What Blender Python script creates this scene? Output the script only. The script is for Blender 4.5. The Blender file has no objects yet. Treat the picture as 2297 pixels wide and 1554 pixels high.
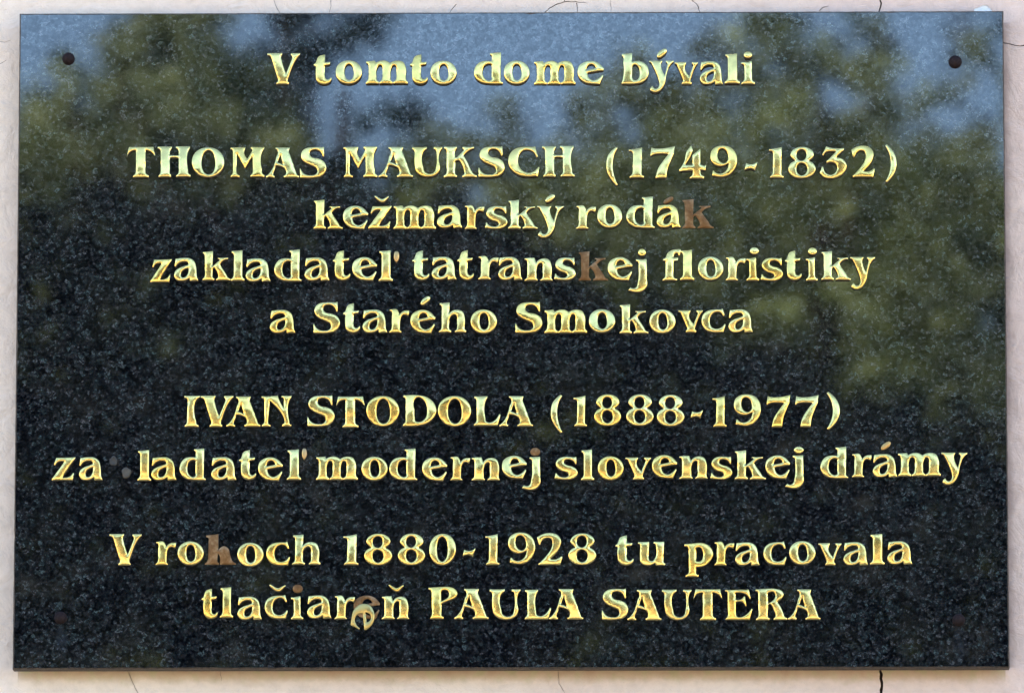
import bpy, math, random
import numpy as np
from mathutils import Vector, Matrix
from mathutils.geometry import delaunay_2d_cdt

R = math.radians
rnd = random.Random(7)
rng = np.random.default_rng(11)
scn = bpy.context.scene
C = bpy.data.collections.new("place"); scn.collection.children.link(C)

# ------------------------------------------------------------------ camera
CAM = np.array([0.133399522, -7.92233053, 1.6])
PITCH, YAW, ROLL = 0.161762310, -0.0167493287, 0.000679601835
FPX, PW, PH = 17776.0, 2297.0, 1554.0
fw = np.array([math.sin(YAW)*math.cos(PITCH), math.cos(YAW)*math.cos(PITCH), math.sin(PITCH)])
_r = np.cross(fw, [0, 0, 1]); _r /= np.linalg.norm(_r); _u = np.cross(_r, fw)
rt = _r*math.cos(ROLL) + _u*math.sin(ROLL); up = -_r*math.sin(ROLL) + _u*math.cos(ROLL)
cd = bpy.data.cameras.new("camera"); cam = bpy.data.objects.new("camera", cd); C.objects.link(cam)
cam.matrix_world = Matrix(((rt[0], up[0], -fw[0], CAM[0]), (rt[1], up[1], -fw[1], CAM[1]),
                           (rt[2], up[2], -fw[2], CAM[2]), (0, 0, 0, 1)))
cd.sensor_width = 36; cd.lens = FPX/PW*36
cd.clip_start = 0.1; cd.clip_end = 2000
cd.dof.use_dof = True; cd.dof.focus_distance = 8.03; cd.dof.aperture_fstop = 14
scn.camera = cam

# ------------------------------------------------------------------ sky, sun, exposure
SUN_EL, SUN_AZ = R(44), R(-35)     # azimuth from +y (behind the wall) towards -x
sd = Vector((math.sin(SUN_AZ)*math.cos(SUN_EL), math.cos(SUN_AZ)*math.cos(SUN_EL), math.sin(SUN_EL)))
w = bpy.data.worlds.new("World"); scn.world = w; w.use_nodes = True
nt = w.node_tree; nt.nodes.clear()
sk = nt.nodes.new("ShaderNodeTexSky"); sk.sky_type = 'NISHITA'; sk.sun_disc = False
sk.sun_elevation = SUN_EL; sk.sun_rotation = SUN_AZ
sk.air_density = 1.0; sk.dust_density = 0.6; sk.ozone_density = 2.9; sk.altitude = 600
bg = nt.nodes.new("ShaderNodeBackground"); bg.inputs[1].default_value = 0.15
ow = nt.nodes.new("ShaderNodeOutputWorld")
nt.links.new(sk.outputs[0], bg.inputs[0]); nt.links.new(bg.outputs[0], ow.inputs[0])
sl = bpy.data.lights.new("sun", 'SUN'); sl.energy = 4.2; sl.angle = R(0.5); sl.color = (1, 0.93, 0.8)
so = bpy.data.objects.new("sun", sl); C.objects.link(so)
so.rotation_euler = sd.to_track_quat('Z', 'Y').to_euler()
scn.view_settings.view_transform = 'Standard'; scn.view_settings.look = 'None'
scn.view_settings.exposure = 2.4; scn.view_settings.gamma = 1; scn.view_settings.use_curve_mapping = False

# ------------------------------------------------------------------ helpers
def tag(o, label=None, cat=None, group=None, kind=None):
    for k, v in (('label', label), ('category', cat), ('group', group), ('kind', kind)):
        if v: o[k] = v
    return o

def link(name, me, mat=None, parent=None):
    if mat is not None and not me.materials: me.materials.append(mat)
    o = bpy.data.objects.new(name, me); C.objects.link(o)
    if parent is not None: o.parent = parent
    return o

def mesh(name, V, F, smooth=False):
    me = bpy.data.meshes.new(name); me.from_pydata([tuple(map(float, v)) for v in V], [], F)
    if smooth: me.polygons.foreach_set('use_smooth', [True]*len(me.polygons))
    me.update(); return me

def empty(name, loc):
    o = bpy.data.objects.new(name, None); o.location = loc; o.empty_display_size = .1; C.objects.link(o); return o

def px2plane(u, v, y):
    """point of the plane y=const that stands at pixel (u,v) of the photograph (survey of the plaque)"""
    d = fw*FPX + rt*(u-PW/2) - up*(v-PH/2)
    t = (y-CAM[1])/d[1]
    return CAM + d*t

def new_mat(name):
    m = bpy.data.materials.new(name); m.use_nodes = True
    n = m.node_tree; b = n.nodes["Principled BSDF"]
    return m, n, b

def N(n, t, **k):
    x = n.nodes.new(t)
    for a, v in k.items():
        if a.startswith('i_'): x.inputs[a[2:].replace('_', ' ')].default_value = v
        else: setattr(x, a, v)
    return x

def ramp(n, src, stops, interp='LINEAR'):
    r = n.nodes.new('ShaderNodeValToRGB'); r.color_ramp.interpolation = interp
    e = r.color_ramp.elements
    while len(e) < len(stops): e.new(0.5)
    for k, (p, c) in enumerate(stops):
        e[k].position = p
        e[k].color = (c, c, c, 1) if isinstance(c, (int, float)) else (*c, 1)
    n.links.new(src, r.inputs[0]); return r

def mixc(n, fac, a, b, mode='MIX'):
    m = n.nodes.new('ShaderNodeMix'); m.data_type = 'RGBA'; m.blend_type = mode
    for s, v in ((0, fac), (6, a), (7, b)):
        if hasattr(v, 'is_linked'): n.links.new(v, m.inputs[s])
        else: m.inputs[s].default_value = v if not isinstance(v, tuple) else ((*v, 1) if len(v) == 3 else v)
    return m.outputs[2]

def math_(n, op, a, b=0.0, clamp=False):
    m = n.nodes.new('ShaderNodeMath'); m.operation = op; m.use_clamp = clamp
    for s, v in ((0, a), (1, b)):
        if hasattr(v, 'is_linked'): n.links.new(v, m.inputs[s])
        else: m.inputs[s].default_value = v
    return m.outputs[0]

def noise(n, vec, scale, detail=2, rough=.5, dist=0):
    x = N(n, 'ShaderNodeTexNoise'); x.inputs['Scale'].default_value = scale
    x.inputs['Detail'].default_value = detail; x.inputs['Roughness'].default_value = rough
    x.inputs['Distortion'].default_value = dist
    if vec is not None: n.links.new(vec, x.inputs['Vector'])
    return x

# ------------------------------------------------------------------ materials
def granite():
    m, n, b = new_mat("polished_dark_granite")
    tc = N(n, 'ShaderNodeTexCoord'); P = tc.outputs['Object']
    wob = noise(n, P, 260, 2).outputs['Color']
    add = N(n, 'ShaderNodeVectorMath', operation='MULTIPLY_ADD'); n.links.new(wob, add.inputs[0])
    add.inputs[1].default_value = (.0016, .0016, .0016); n.links.new(P, add.inputs[2]); PP = add.outputs[0]
    v = N(n, 'ShaderNodeTexVoronoi'); v.inputs['Scale'].default_value = 290; n.links.new(PP, v.inputs['Vector'])
    v2 = N(n, 'ShaderNodeTexVoronoi'); v2.inputs['Scale'].default_value = 640; n.links.new(PP, v2.inputs['Vector'])
    sep = N(n, 'ShaderNodeSeparateColor'); n.links.new(v.outputs['Color'], sep.inputs[0])
    sep2 = N(n, 'ShaderNodeSeparateColor'); n.links.new(v2.outputs['Color'], sep2.inputs[0])
    cl = noise(n, P, 95, 3, .6).outputs['Fac']
    fine = noise(n, P, 900, 2, .6).outputs['Fac']
    s = math_(n, 'ADD', math_(n, 'MULTIPLY', sep.outputs[0], .50), math_(n, 'MULTIPLY', sep2.outputs[0], .40))
    s = math_(n, 'ADD', s, math_(n, 'MULTIPLY', math_(n, 'SUBTRACT', cl, .5), .40))
    s = math_(n, 'ADD', s, math_(n, 'MULTIPLY', math_(n, 'SUBTRACT', fine, .5), .9))
    base = ramp(n, s, [(.18, (.0008, .0009, .0015)), (.38, (.0028, .0032, .005)), (.58, (.0098, .0108, .0124)), (.76, (.027, .0295, .031)), (.95, (.064, .070, .070))])
    tint = ramp(n, sep.outputs[1], [(.1, (1, .85, .85)), (.5, (1, 1, 1)), (.9, (.72, 1.05, 1.0))])
    col = mixc(n, .7, base.outputs[0], tint.outputs[0], 'MULTIPLY')
    # pale limescale run below each bolt
    sx = N(n, 'ShaderNodeSeparateXYZ'); n.links.new(P, sx.inputs[0])
    tot = None
    for (bx, bz) in BOLT_XZ:
        dx = math_(n, 'DIVIDE', math_(n, 'ABSOLUTE', math_(n, 'SUBTRACT', sx.outputs[0], bx+.001)), .0075)
        dz = math_(n, 'DIVIDE', math_(n, 'ABSOLUTE', math_(n, 'SUBTRACT', sx.outputs[2], bz-.022)), .022)
        q = math_(n, 'SUBTRACT', 1.0, math_(n, 'ADD', math_(n, 'MULTIPLY', dx, dx), math_(n, 'MULTIPLY', dz, dz)), True)
        tot = q if tot is None else math_(n, 'ADD', tot, q)
    st = math_(n, 'MULTIPLY', math_(n, 'MULTIPLY', tot, ramp(n, noise(n, P, 160, 3).outputs['Fac'], [(.35, 0), (.7, 1)]).outputs[0]), .18)
    col = mixc(n, st, col, (.10, .12, .15))
    n.links.new(col, b.inputs['Base Color'])
    rr = ramp(n, s, [(.2, .012), (.9, .03)])
    n.links.new(rr.outputs[0], b.inputs['Roughness'])
    b.inputs['IOR'].default_value = GRAN_IOR
    si = ramp(n, s, [(.15, .40), (.5, .50), (.9, .60)]); n.links.new(si.outputs[0], b.inputs['Specular IOR Level'])
    bp = N(n, 'ShaderNodeBump'); bp.inputs['Strength'].default_value = .02; bp.inputs['Distance'].default_value = .00003
    n.links.new(s, bp.inputs['Height']); n.links.new(bp.outputs[0], b.inputs['Normal'])
    return m

def brass(name, base=(.82, .605, .20), rough=.20, tarn=.5):
    m, n, b = new_mat(name)
    tc = N(n, 'ShaderNodeTexCoord'); oi = N(n, 'ShaderNodeObjectInfo')
    off = N(n, 'ShaderNodeVectorMath', operation='MULTIPLY_ADD'); n.links.new(oi.outputs['Location'], off.inputs[0])
    off.inputs[1].default_value = (7.3, 3.1, 5.7); n.links.new(tc.outputs['Object'], off.inputs[2]); P = off.outputs[0]
    b.inputs['Metallic'].default_value = 1
    h = ramp(n, oi.outputs['Random'], [(0, (base[0]*.90, base[1]*.98, base[2]*1.05)), (.5, base), (1, (base[0]*1.04, base[1]*.97, base[2]*.75))])
    tn = ramp(n, noise(n, P, 55, 4, .6).outputs['Fac'], [(.45, 0), (.72, 1)])
    col = mixc(n, math_(n, 'MULTIPLY', tn.outputs[0], tarn), h.outputs[0], (.46, .33, .10))
    sp = ramp(n, noise(n, P, 700, 2, .5).outputs['Fac'], [(.70, 0), (.76, 1)])
    col = mixc(n, math_(n, 'MULTIPLY', sp.outputs[0], .5), col, (.16, .10, .05))
    n.links.new(col, b.inputs['Base Color'])
    rr = ramp(n, noise(n, P, 80, 3).outputs['Fac'], [(.3, rough*.75), (.75, rough*1.35)])
    n.links.new(rr.outputs[0], b.inputs['Roughness'])
    a = noise(n, P, 65, 1, .4).outputs['Fac']; c = noise(n, P, 420, 2, .6).outputs['Fac']
    hh = math_(n, 'ADD', a, math_(n, 'MULTIPLY', c, .035))
    bp = N(n, 'ShaderNodeBump'); bp.inputs['Strength'].default_value = 1; bp.inputs['Distance'].default_value = .0010
    n.links.new(hh, bp.inputs['Height']); n.links.new(bp.outputs[0], b.inputs['Normal'])
    return m

def backing():
    m, n, b = new_mat("bare_brown_letter_backing")
    tc = N(n, 'ShaderNodeTexCoord'); P = tc.outputs['Object']
    oi = N(n, 'ShaderNodeObjectInfo'); of = N(n, 'ShaderNodeVectorMath', operation='ADD'); n.links.new(P, of.inputs[0]); n.links.new(oi.outputs['Location'], of.inputs[1]); P = of.outputs[0]
    b.inputs['Metallic'].default_value = .35
    f = noise(n, P, 90, 4, .65).outputs['Fac']
    r = ramp(n, f, [(.34, (.10, .042, .009)), (.5, (.17, .085, .028)), (.66, (.30, .19, .095))])
    n.links.new(r.outputs[0], b.inputs['Base Color']); b.inputs['Roughness'].default_value = .45; b.inputs['Specular IOR Level'].default_value = .25
    bp = N(n, 'ShaderNodeBump'); bp.inputs['Strength'].default_value = .4; bp.inputs['Distance'].default_value = .0006
    n.links.new(noise(n, P, 500, 3).outputs['Fac'], bp.inputs['Height']); n.links.new(bp.outputs[0], b.inputs['Normal'])
    return m

def plaster():
    m, n, b = new_mat("painted_plaster")
    tc = N(n, 'ShaderNodeTexCoord'); P = tc.outputs['Object']
    sx = N(n, 'ShaderNodeSeparateXYZ'); n.links.new(P, sx.inputs[0])
    big = noise(n, P, 4.0, 3, .55).outputs['Fac']
    k = math_(n, 'ADD', math_(n, 'MULTIPLY', sx.outputs[0], .55), math_(n, 'ADD', big, .05), True)  # pinker and darker to the right: side shading put into the paint colour
    col = ramp(n, k, [(.15, (.74, .60, .465)), (.5, (.70, .555, .435)), (.85, (.65, .485, .39))]).outputs[0]
    mot = ramp(n, noise(n, P, 60, 4, .65).outputs['Fac'], [(.3, .86), (.55, 1.0), (.8, 1.06)]).outputs[0]
    col = mixc(n, .8, col, mot, 'MULTIPLY')
    # small dirt specks
    sp = ramp(n, noise(n, P, 190, 3, .7).outputs['Fac'], [(.70, 0), (.77, 1)]).outputs[0]
    col = mixc(n, math_(n, 'MULTIPLY', sp, .6), col, (.30, .20, .17))
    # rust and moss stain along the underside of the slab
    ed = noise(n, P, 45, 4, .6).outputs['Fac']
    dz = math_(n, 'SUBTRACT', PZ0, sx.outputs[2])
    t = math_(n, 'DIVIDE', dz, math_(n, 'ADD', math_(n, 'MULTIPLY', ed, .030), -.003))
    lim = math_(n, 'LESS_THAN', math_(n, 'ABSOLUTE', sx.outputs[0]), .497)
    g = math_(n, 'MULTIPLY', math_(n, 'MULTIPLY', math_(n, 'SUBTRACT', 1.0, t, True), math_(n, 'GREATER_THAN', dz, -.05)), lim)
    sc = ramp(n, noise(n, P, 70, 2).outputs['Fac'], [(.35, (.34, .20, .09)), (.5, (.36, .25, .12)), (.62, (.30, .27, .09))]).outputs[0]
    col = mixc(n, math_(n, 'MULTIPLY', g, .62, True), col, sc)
    # contact shadow and some grime painted down the right-hand edge of the slab
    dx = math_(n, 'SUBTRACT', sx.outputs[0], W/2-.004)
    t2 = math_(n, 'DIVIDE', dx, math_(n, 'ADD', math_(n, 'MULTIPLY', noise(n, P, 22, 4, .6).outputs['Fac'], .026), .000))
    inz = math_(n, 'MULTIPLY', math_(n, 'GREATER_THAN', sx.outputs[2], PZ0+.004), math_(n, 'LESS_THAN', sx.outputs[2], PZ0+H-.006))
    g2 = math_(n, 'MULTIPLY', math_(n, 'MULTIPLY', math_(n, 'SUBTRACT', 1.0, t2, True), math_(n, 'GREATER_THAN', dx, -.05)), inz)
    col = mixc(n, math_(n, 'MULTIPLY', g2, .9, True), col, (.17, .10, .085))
    n.links.new(col, b.inputs['Base Color']); b.inputs['Roughness'].default_value = .85
    b.inputs['Specular IOR Level'].default_value = .25
    hh = math_(n, 'ADD', noise(n, P, 38, 5, .62, .6).outputs['Fac'], math_(n, 'MULTIPLY', noise(n, P, 420, 3, .6).outputs['Fac'], .10))
    bp = N(n, 'ShaderNodeBump'); bp.inputs['Strength'].default_value = .8; bp.inputs['Distance'].default_value = .0045
    n.links.new(hh, bp.inputs['Height']); n.links.new(bp.outputs[0], b.inputs['Normal'])
    return m

def plain(name, c, rough=.8, var=.25, scale=30, bump=0.0, metallic=0):
    m, n, b = new_mat(name)
    tc = N(n, 'ShaderNodeTexCoord'); P = tc.outputs['Object']
    f = noise(n, P, scale, 4, .6).outputs['Fac']
    r = ramp(n, f, [(.25, tuple(x*(1-var) for x in c)), (.75, tuple(x*(1+var) for x in c))])
    n.links.new(r.outputs[0], b.inputs['Base Color']); b.inputs['Roughness'].default_value = rough
    b.inputs['Metallic'].default_value = metallic
    if bump:
        bp = N(n, 'ShaderNodeBump'); bp.inputs['Strength'].default_value = .6; bp.inputs['Distance'].default_value = bump
        n.links.new(f, bp.inputs['Height']); n.links.new(bp.outputs[0], b.inputs['Normal'])
    return m

def foliage(name, dark, light, scale=2.2):
    m, n, b = new_mat(name)
    tc = N(n, 'ShaderNodeTexCoord'); P = tc.outputs['Object']
    f = noise(n, P, scale, 3, .6).outputs['Fac']
    r = ramp(n, f, [(.36, dark), (.62, light)])
    n.links.new(r.outputs[0], b.inputs['Base Color']); b.inputs['Roughness'].default_value = .55
    b.inputs['Specular IOR Level'].default_value = .3
    return m

# ------------------------------------------------------------------ plaque data
W, H, PZ0 = 1.0, 0.670565898, 2.561366661       # slab size, height of its lower edge
YF, YB = -0.030, -0.011                         # front and back of the slab
GRAN_IOR = 1.82
LT = 0.0060                                     # letter thickness
U = 1/2222.0                                    # one photograph pixel on the slab, in metres
bolts_px = [(153, 131, 13.8), (2143, 138, 14.6), (135.5, 1384, 14), (2151, 1389, 14)]
BOLT_XZ = []
for (u, v, r_) in bolts_px:
    p = px2plane(u, v, YF-.004); BOLT_XZ.append((float(p[0]), float(p[2])-PZ0))

# ------------------------------------------------------------------ the house wall
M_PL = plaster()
wall = empty('house_wall', (0, 0, 0))
tag(wall, 'cracked pale pink plaster wall behind the dark memorial plaque', 'wall')

def crack_poly(pts, wds, seed):
    r2 = random.Random(seed); P = []
    for k in range(len(pts)-1):
        a, b = np.array(pts[k], float), np.array(pts[k+1], float)
        L = np.linalg.norm(b-a); m = max(1, int(L/7))
        for j in range(m):
            t = j/m; q = a+(b-a)*t
            w_ = wds[k]+(wds[k+1]-wds[k])*t
            nrm = np.array([-(b-a)[1], (b-a)[0]])/max(L, 1e-6)
            P.append((q+nrm*r2.uniform(-1.2, 1.2)*(1 if j else .4), w_*r2.uniform(.6, 1.3)))
    P.append((np.array(pts[-1], float), wds[-1]*.5))
    l, r = [], []
    for k, (q, w_) in enumerate(P):
        a = P[max(k-1, 0)][0]; b = P[min(k+1, len(P)-1)][0]; t = b-a; t = t/max(np.linalg.norm(t), 1e-6)
        nrm = np.array([-t[1], t[0]])
        l.append(q+nrm*w_/2); r.append(q-nrm*w_/2)
    return l+r[::-1]

cracks = [
 ([(1974, -60), (1972, -10), (1977, 8), (1972, 26), (1973, 60)], [3, 2.5, 3, 2.5, 2.5], .006),
 ([(1976, 1440), (1975, 1503), (1978, 1530), (1976, 1554), (1979, 1640)], [7.5, 7.5, 7, 7.5, 6], .012),
 ([(2240, 94), (2261, 98), (2276, 102), (2288, 104), (2299, 102), (2380, 108)], [2, 2, 2.2, 2, 2, 1.5], .004),
 ([(610, -30), (614, 0), (619, 13), (627, 28), (640, 60)], [1.4]*5, .003),
 ([(744, -20), (742, 4), (743, 15), (738, 30)], [1.2]*4, .003),
 ([(1024, 10), (1018, 17), (1008, 30)], [1.2]*3, .003),
 ([(1222, 28), (1245, 12), (1265, 5), (1291, 4), (1318, 8)], [1.8, 1.8, 2, 1.8, 1], .003),
 ([(1268, -30), (1266, 3)], [3, 3], .004),
 ([(1293, 7), (1295, 30)], [1.6]*2, .003),
 ([(1370, -20), (1370, 28)], [1.1]*2, .003),
 ([(1549, -20), (1552, 0), (1563, 10), (1572, 30)], [1.8]*4, .003),
 ([(1838, 25), (1846, 17), (1860, 14)], [2.2, 2.2, 1], .002),
 ([(281, 1495), (295, 1523), (303, 1543), (312, 1560), (330, 1600)], [2, 1.4, 1.3, 1.2, 1], .003),
 ([(494, 1505), (497, 1527)], [1.1]*2, .002),
 ([(1252, 1505), (1254, 1532), (1270, 1560)], [1.2]*3, .002),
 ([(-8, 92), (10, 95), (23, 91)], [1.2]*3, .002),
 ([(-10, 148), (4, 142), (14, 136)], [1]*3, .002),
]
chip = [(2183, 31), (2186, 20), (2197, 16), (2206, 12), (2213, 12), (2220, 18), (2226, 26), (2230, 33)]
def build_wall():
    x0, x1, z0, z1 = -1.2, 1.2, 2.0, 4.4       # surveyed panel round the plaque, with real cracks
    vs, es = [], []
    def loop(pts):
        b0 = len(vs); vs.extend([Vector((p[0], p[1])) for p in pts])
        es.extend([(b0+i, b0+(i+1) % len(pts)) for i in range(len(pts))]); return pts
    loop([(x0, z0), (x1, z0), (x1, z1), (x0, z1)])
    regs = []
    for k, (pts, wd, dp) in enumerate(cracks):
        pp = [px2plane(u, v, 0) for u, v in crack_poly(pts, wd, k)]
        poly = [(float(p[0]), float(p[2])) for p in pp]; loop(poly); regs.append((np.array(poly), dp, 0))
    pc = [px2plane(u, v, 0) for u, v in chip]; poly = [(float(p[0]), float(p[2])) for p in pc]
    loop(poly); regs.append((np.array(poly), .0012, 1))
    rv, re_, rf, *_ = delaunay_2d_cdt(vs, es, [], 0, 1e-6)
    V = [(v[0], 0.0, v[1]) for v in rv]; F = []; mi = []; store = {}
    def inside(poly, c):
        x, y = c; a = poly; b = np.roll(poly, -1, 0)
        cond = (a[:, 1] > y) != (b[:, 1] > y)
        with np.errstate(divide='ignore', invalid='ignore'):
            xi = (b[:, 0]-a[:, 0])*(y-a[:, 1])/(b[:, 1]-a[:, 1])+a[:, 0]
        return bool(np.sum(cond & (x < xi)) & 1)
    owner = []
    for f in rf:
        c = np.mean([rv[i][:] for i in f], 0); ow_ = -1
        for k, (pl, dp, mt) in enumerate(regs):
            if pl[:, 0].min() < c[0] < pl[:, 0].max() and pl[:, 1].min() < c[1] < pl[:, 1].max() and inside(pl, c): ow_ = k; break
        owner.append(ow_)
    edge = {}
    for fi, f in enumerate(rf):
        for a, b in zip(f, list(f[1:])+[f[0]]): edge.setdefault((min(a, b), max(a, b)), []).append((fi, a, b))
    def low(i, k):
        if (i, k) not in store: store[(i, k)] = len(V); V.append((rv[i][0], regs[k][1], rv[i][1]))
        return store[(i, k)]
    for fi, f in enumerate(rf):
        if owner[fi] < 0: F.append(list(f)); mi.append(0)
        else: F.append([low(i, owner[fi]) for i in f]); mi.append(1 if regs[owner[fi]][2] else (2 if regs[owner[fi]][1] > .0035 else 3))
    for e, l in edge.items():
        if len(l) == 2:
            o0, o1 = owner[l[0][0]], owner[l[1][0]]
            if (o0 < 0) != (o1 < 0):
                k = max(o0, o1); F.append([e[0], e[1], low(e[1], k), low(e[0], k)]); mi.append((2 if regs[k][1] > .0035 else 3) if not regs[k][2] else 1)
    me = mesh('plaster_face', V, F)
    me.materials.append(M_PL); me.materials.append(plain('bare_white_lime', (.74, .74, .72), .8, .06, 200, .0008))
    me.materials.append(plain('crack_dirt', (.10, .07, .05), .95, .4, 80))
    me.materials.append(plain('hairline_crack_plaster', (.38, .29, .23), .95, .3, 80))  # paler brown than the dirt in the deep cracks
    me.polygons.foreach_set('material_index', mi); me.update()
    link('plaster_face', me, None, wall)
    # the rest of the facade butts against this panel
    X0, X1, Z1 = -13.0, 9.0, 6.8; D = 8.0
    V = []; F = []
    def q(a, b, c, d):
        i = len(V); V.extend([a, b, c, d]); F.append([i, i+1, i+2, i+3])
    q((X0, 0, 0), (x0, 0, 0), (x0, 0, Z1), (X0, 0, Z1)); q((x1, 0, 0), (X1, 0, 0), (X1, 0, Z1), (x1, 0, Z1))
    q((x0, 0, 0), (x1, 0, 0), (x1, 0, z0), (x0, 0, z0)); q((x0, 0, z1), (x1, 0, z1), (x1, 0, Z1), (x0, 0, Z1))
    q((X1, 0, 0), (X1, D, 0), (X1, D, Z1), (X1, 0, Z1)); q((X0, D, 0), (X0, 0, 0), (X0, 0, Z1), (X0, D, Z1))
    q((X1, D, 0), (X0, D, 0), (X0, D, Z1), (X1, D, Z1)); q((X0, 0, Z1), (X1, 0, Z1), (X1, D, Z1), (X0, D, Z1))
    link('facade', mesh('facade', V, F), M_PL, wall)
build_wall()

# ------------------------------------------------------------------ the slab
plaque = empty('memorial_plaque', (0, YB, PZ0))
tag(plaque, 'polished dark granite memorial plaque with raised brass lettering bolted to the wall', 'plaque')
M_GR = granite(); M_SAW = plain('sawn_granite_edge', (.060, .043, .030), .65, .5, 300, .0006)
M_SAW.node_tree.nodes['Principled BSDF'].inputs['Specular IOR Level'].default_value = .25
def build_slab():
    ch = .0012; n = 60
    V = []; F = []
    # outline points, slightly uneven arris
    def outline(inset, y, jit, seed):
        r2 = random.Random(seed); pts = []
        L = [((-W/2+inset, inset), (W/2-inset, inset)), ((W/2-inset, inset), (W/2-inset, H-inset)),
             ((W/2-inset, H-inset), (-W/2+inset, H-inset)), ((-W/2+inset, H-inset), (-W/2+inset, inset))]
        nn = [(0, 1), (-1, 0), (0, -1), (1, 0)]
        for (a, b), nr in zip(L, nn):
            m = 150 if abs(a[0]-b[0]) > .5 else 100
            for j in range(m):
                t = j/m; d = 0 if j == 0 else abs(r2.gauss(0, jit))*(3.0 if r2.random() < .04 else 1)
                pts.append((a[0]+(b[0]-a[0])*t+nr[0]*d, y, a[1]+(b[1]-a[1])*t+nr[1]*d))
        return pts
    rings = [outline(0, YB-YB, 0, 1), outline(0, YF-YB+ch, .00012, 2), outline(ch, YF-YB, .00018, 3)]
    for r_ in rings: V.extend(r_)
    m = len(rings[0])
    for k in range(2):
        for j in range(m):
            a, b = k*m+j, k*m+(j+1) % m
            F.append([a, b, b+m, a+m])
    F.append([2*m+j for j in range(m)]); F.append([j for j in range(m)][::-1])
    me = mesh('granite_slab', V, F); me.materials.append(M_GR); me.materials.append(M_SAW)
    me.polygons.foreach_set('material_index', [1]*(len(F)-2)+[0, 1]); me.update()
    return link('granite_slab', me, None, plaque)
slab = build_slab()

# ------------------------------------------------------------------ glyphs (traced outlines, y down; S = smooth point, C = corner)
# name: (scale, x0, baseline, [contours])
G = {}
def g(name, sc, x0, yb, *cons): G[name] = (sc, x0, yb, cons)
g('T', 4.688, 65, 412, "C68,190 C90,92 C343,92 C362,188 S325,148 S285,128 C262,125 C262,330 S270,375 C297,397 C297,413 C135,413 C137,398 S158,375 C165,330 C165,127 S145,127 S100,145")
g('H', 4.688, 388, 412, "C388,88 C537,88 C537,104 S520,133 C518,183 C612,186 C610,140 S603,118 C580,101 C582,86 C727,84 C727,100 S713,130 C710,340 S716,375 C737,395 C735,409 C588,411 C590,397 S610,372 C614,340 C613,208 C518,206 C518,345 S520,375 C532,396 C530,412 C402,412 C404,398 S420,370 C424,330 C420,135 S412,118 C388,102")
g('O', 4.688, 750, 412, "S920,97 S1015,120 S1075,182 S1092,255 S1072,330 S1012,390 S920,413 S830,390 S772,330 S750,250 S765,180 S825,120", "S925,126 S967,150 S990,205 S998,265 S988,335 S962,374 S930,386 S893,372 S863,325 S852,258 S862,190 S888,145")
g('M', 4.688, 1153, 412, "C1155,99 C1312,95 C1310,110 S1300,138 C1333,223 C1384,137 S1383,118 C1368,105 C1370,92 C1512,92 C1510,106 S1493,135 C1488,330 S1493,372 C1515,395 C1513,410 C1368,410 C1370,396 S1389,370 C1393,340 C1388,185 C1310,318 C1222,160 C1218,350 S1228,382 C1253,400 C1252,413 C1160,413 C1162,398 S1178,375 C1183,340 C1180,140 S1172,120 C1153,112")
g('A', 4.688, 1532, 412, "C1630,97 C1778,97 C1776,110 S1768,135 C1780,170 C1848,360 S1859,385 C1877,398 C1874,412 C1720,412 C1717,398 S1738,382 S1742,348 S1722,315 S1668,292 C1636,286 C1610,358 S1606,385 C1620,400 C1617,413 C1532,411 C1532,399 S1562,372 C1640,190 S1656,150 S1648,122 C1630,108", "C1682,172 C1712,290 S1685,268 C1648,258")
g('S', 4.688, 1888, 412, "C2118,95 C2140,90 C2140,190 C2130,190 S2110,150 S2078,125 S2040,119 S1998,135 S1989,163 S2012,197 S2085,215 S2140,245 S2165,300 S2152,358 S2112,398 S2050,412 C1890,412 C1888,318 C1895,320 S1918,358 S1955,383 S2000,390 S2050,382 S2074,352 S2063,315 S2012,287 S1950,258 S1910,222 S1898,175 S1914,130 S1955,102 S2010,94")
g('U', 4.176, 728, 362, "C728,82 C865,82 C863,97 S835,125 C832,270 S845,315 S895,338 S937,318 S952,270 C955,130 S950,113 C928,98 C930,82 C1008,82 C1006,97 S990,120 C988,265 S975,320 S937,352 S880,364 S810,350 S768,315 S755,265 C752,130 S745,113 C728,97")
g('K', 4.176, 1025, 362, "C1030,78 C1148,78 C1146,92 S1130,120 C1132,182 C1145,180 C1210,117 S1212,104 C1200,95 C1202,80 C1308,80 C1307,92 S1268,110 C1208,160 S1245,220 S1282,300 S1303,330 C1335,348 C1333,362 C1200,362 C1200,350 S1216,335 S1214,295 S1192,240 S1162,205 C1132,215 C1130,318 S1134,335 C1148,349 C1145,362 C1025,362 C1027,349 S1047,330 C1052,300 C1052,125 S1046,105 C1030,92")
g('C', 4.176, 1628, 362, "C1862,82 C1880,76 C1906,176 C1895,180 S1868,135 S1820,112 S1768,117 S1733,152 S1720,210 S1732,272 S1770,315 S1820,331 S1870,314 C1912,272 C1920,277 C1904,362 C1885,358 S1800,364 S1715,343 S1650,288 S1628,220 S1640,155 S1688,103 S1755,82 S1820,80")
g('D', 3.828, 15, 323, "C20,60 S140,59 S215,75 S275,122 S300,187 S280,250 S225,300 S150,322 C16,325 C18,311 S36,290 C38,260 C38,100 S34,84 C20,74", "S140,77 S188,98 S215,145 S222,195 S205,262 S155,292 S122,283 S114,250 C113,180 S116,95")
g('L', 3.828, 625, 323, "C628,70 C740,68 C738,82 S726,105 C722,255 S730,285 S760,296 S800,280 C843,224 C852,228 C828,322 C625,322 C627,308 S645,285 C648,240 C646,110 S642,92 C628,82")
g('I', 4.176, 55, 358, "C57,70 C197,70 C195,84 S174,103 C165,305 S168,330 C188,345 C186,358 C60,358 C62,346 S78,325 C83,290 C88,115 S82,98 C57,84")
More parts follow.
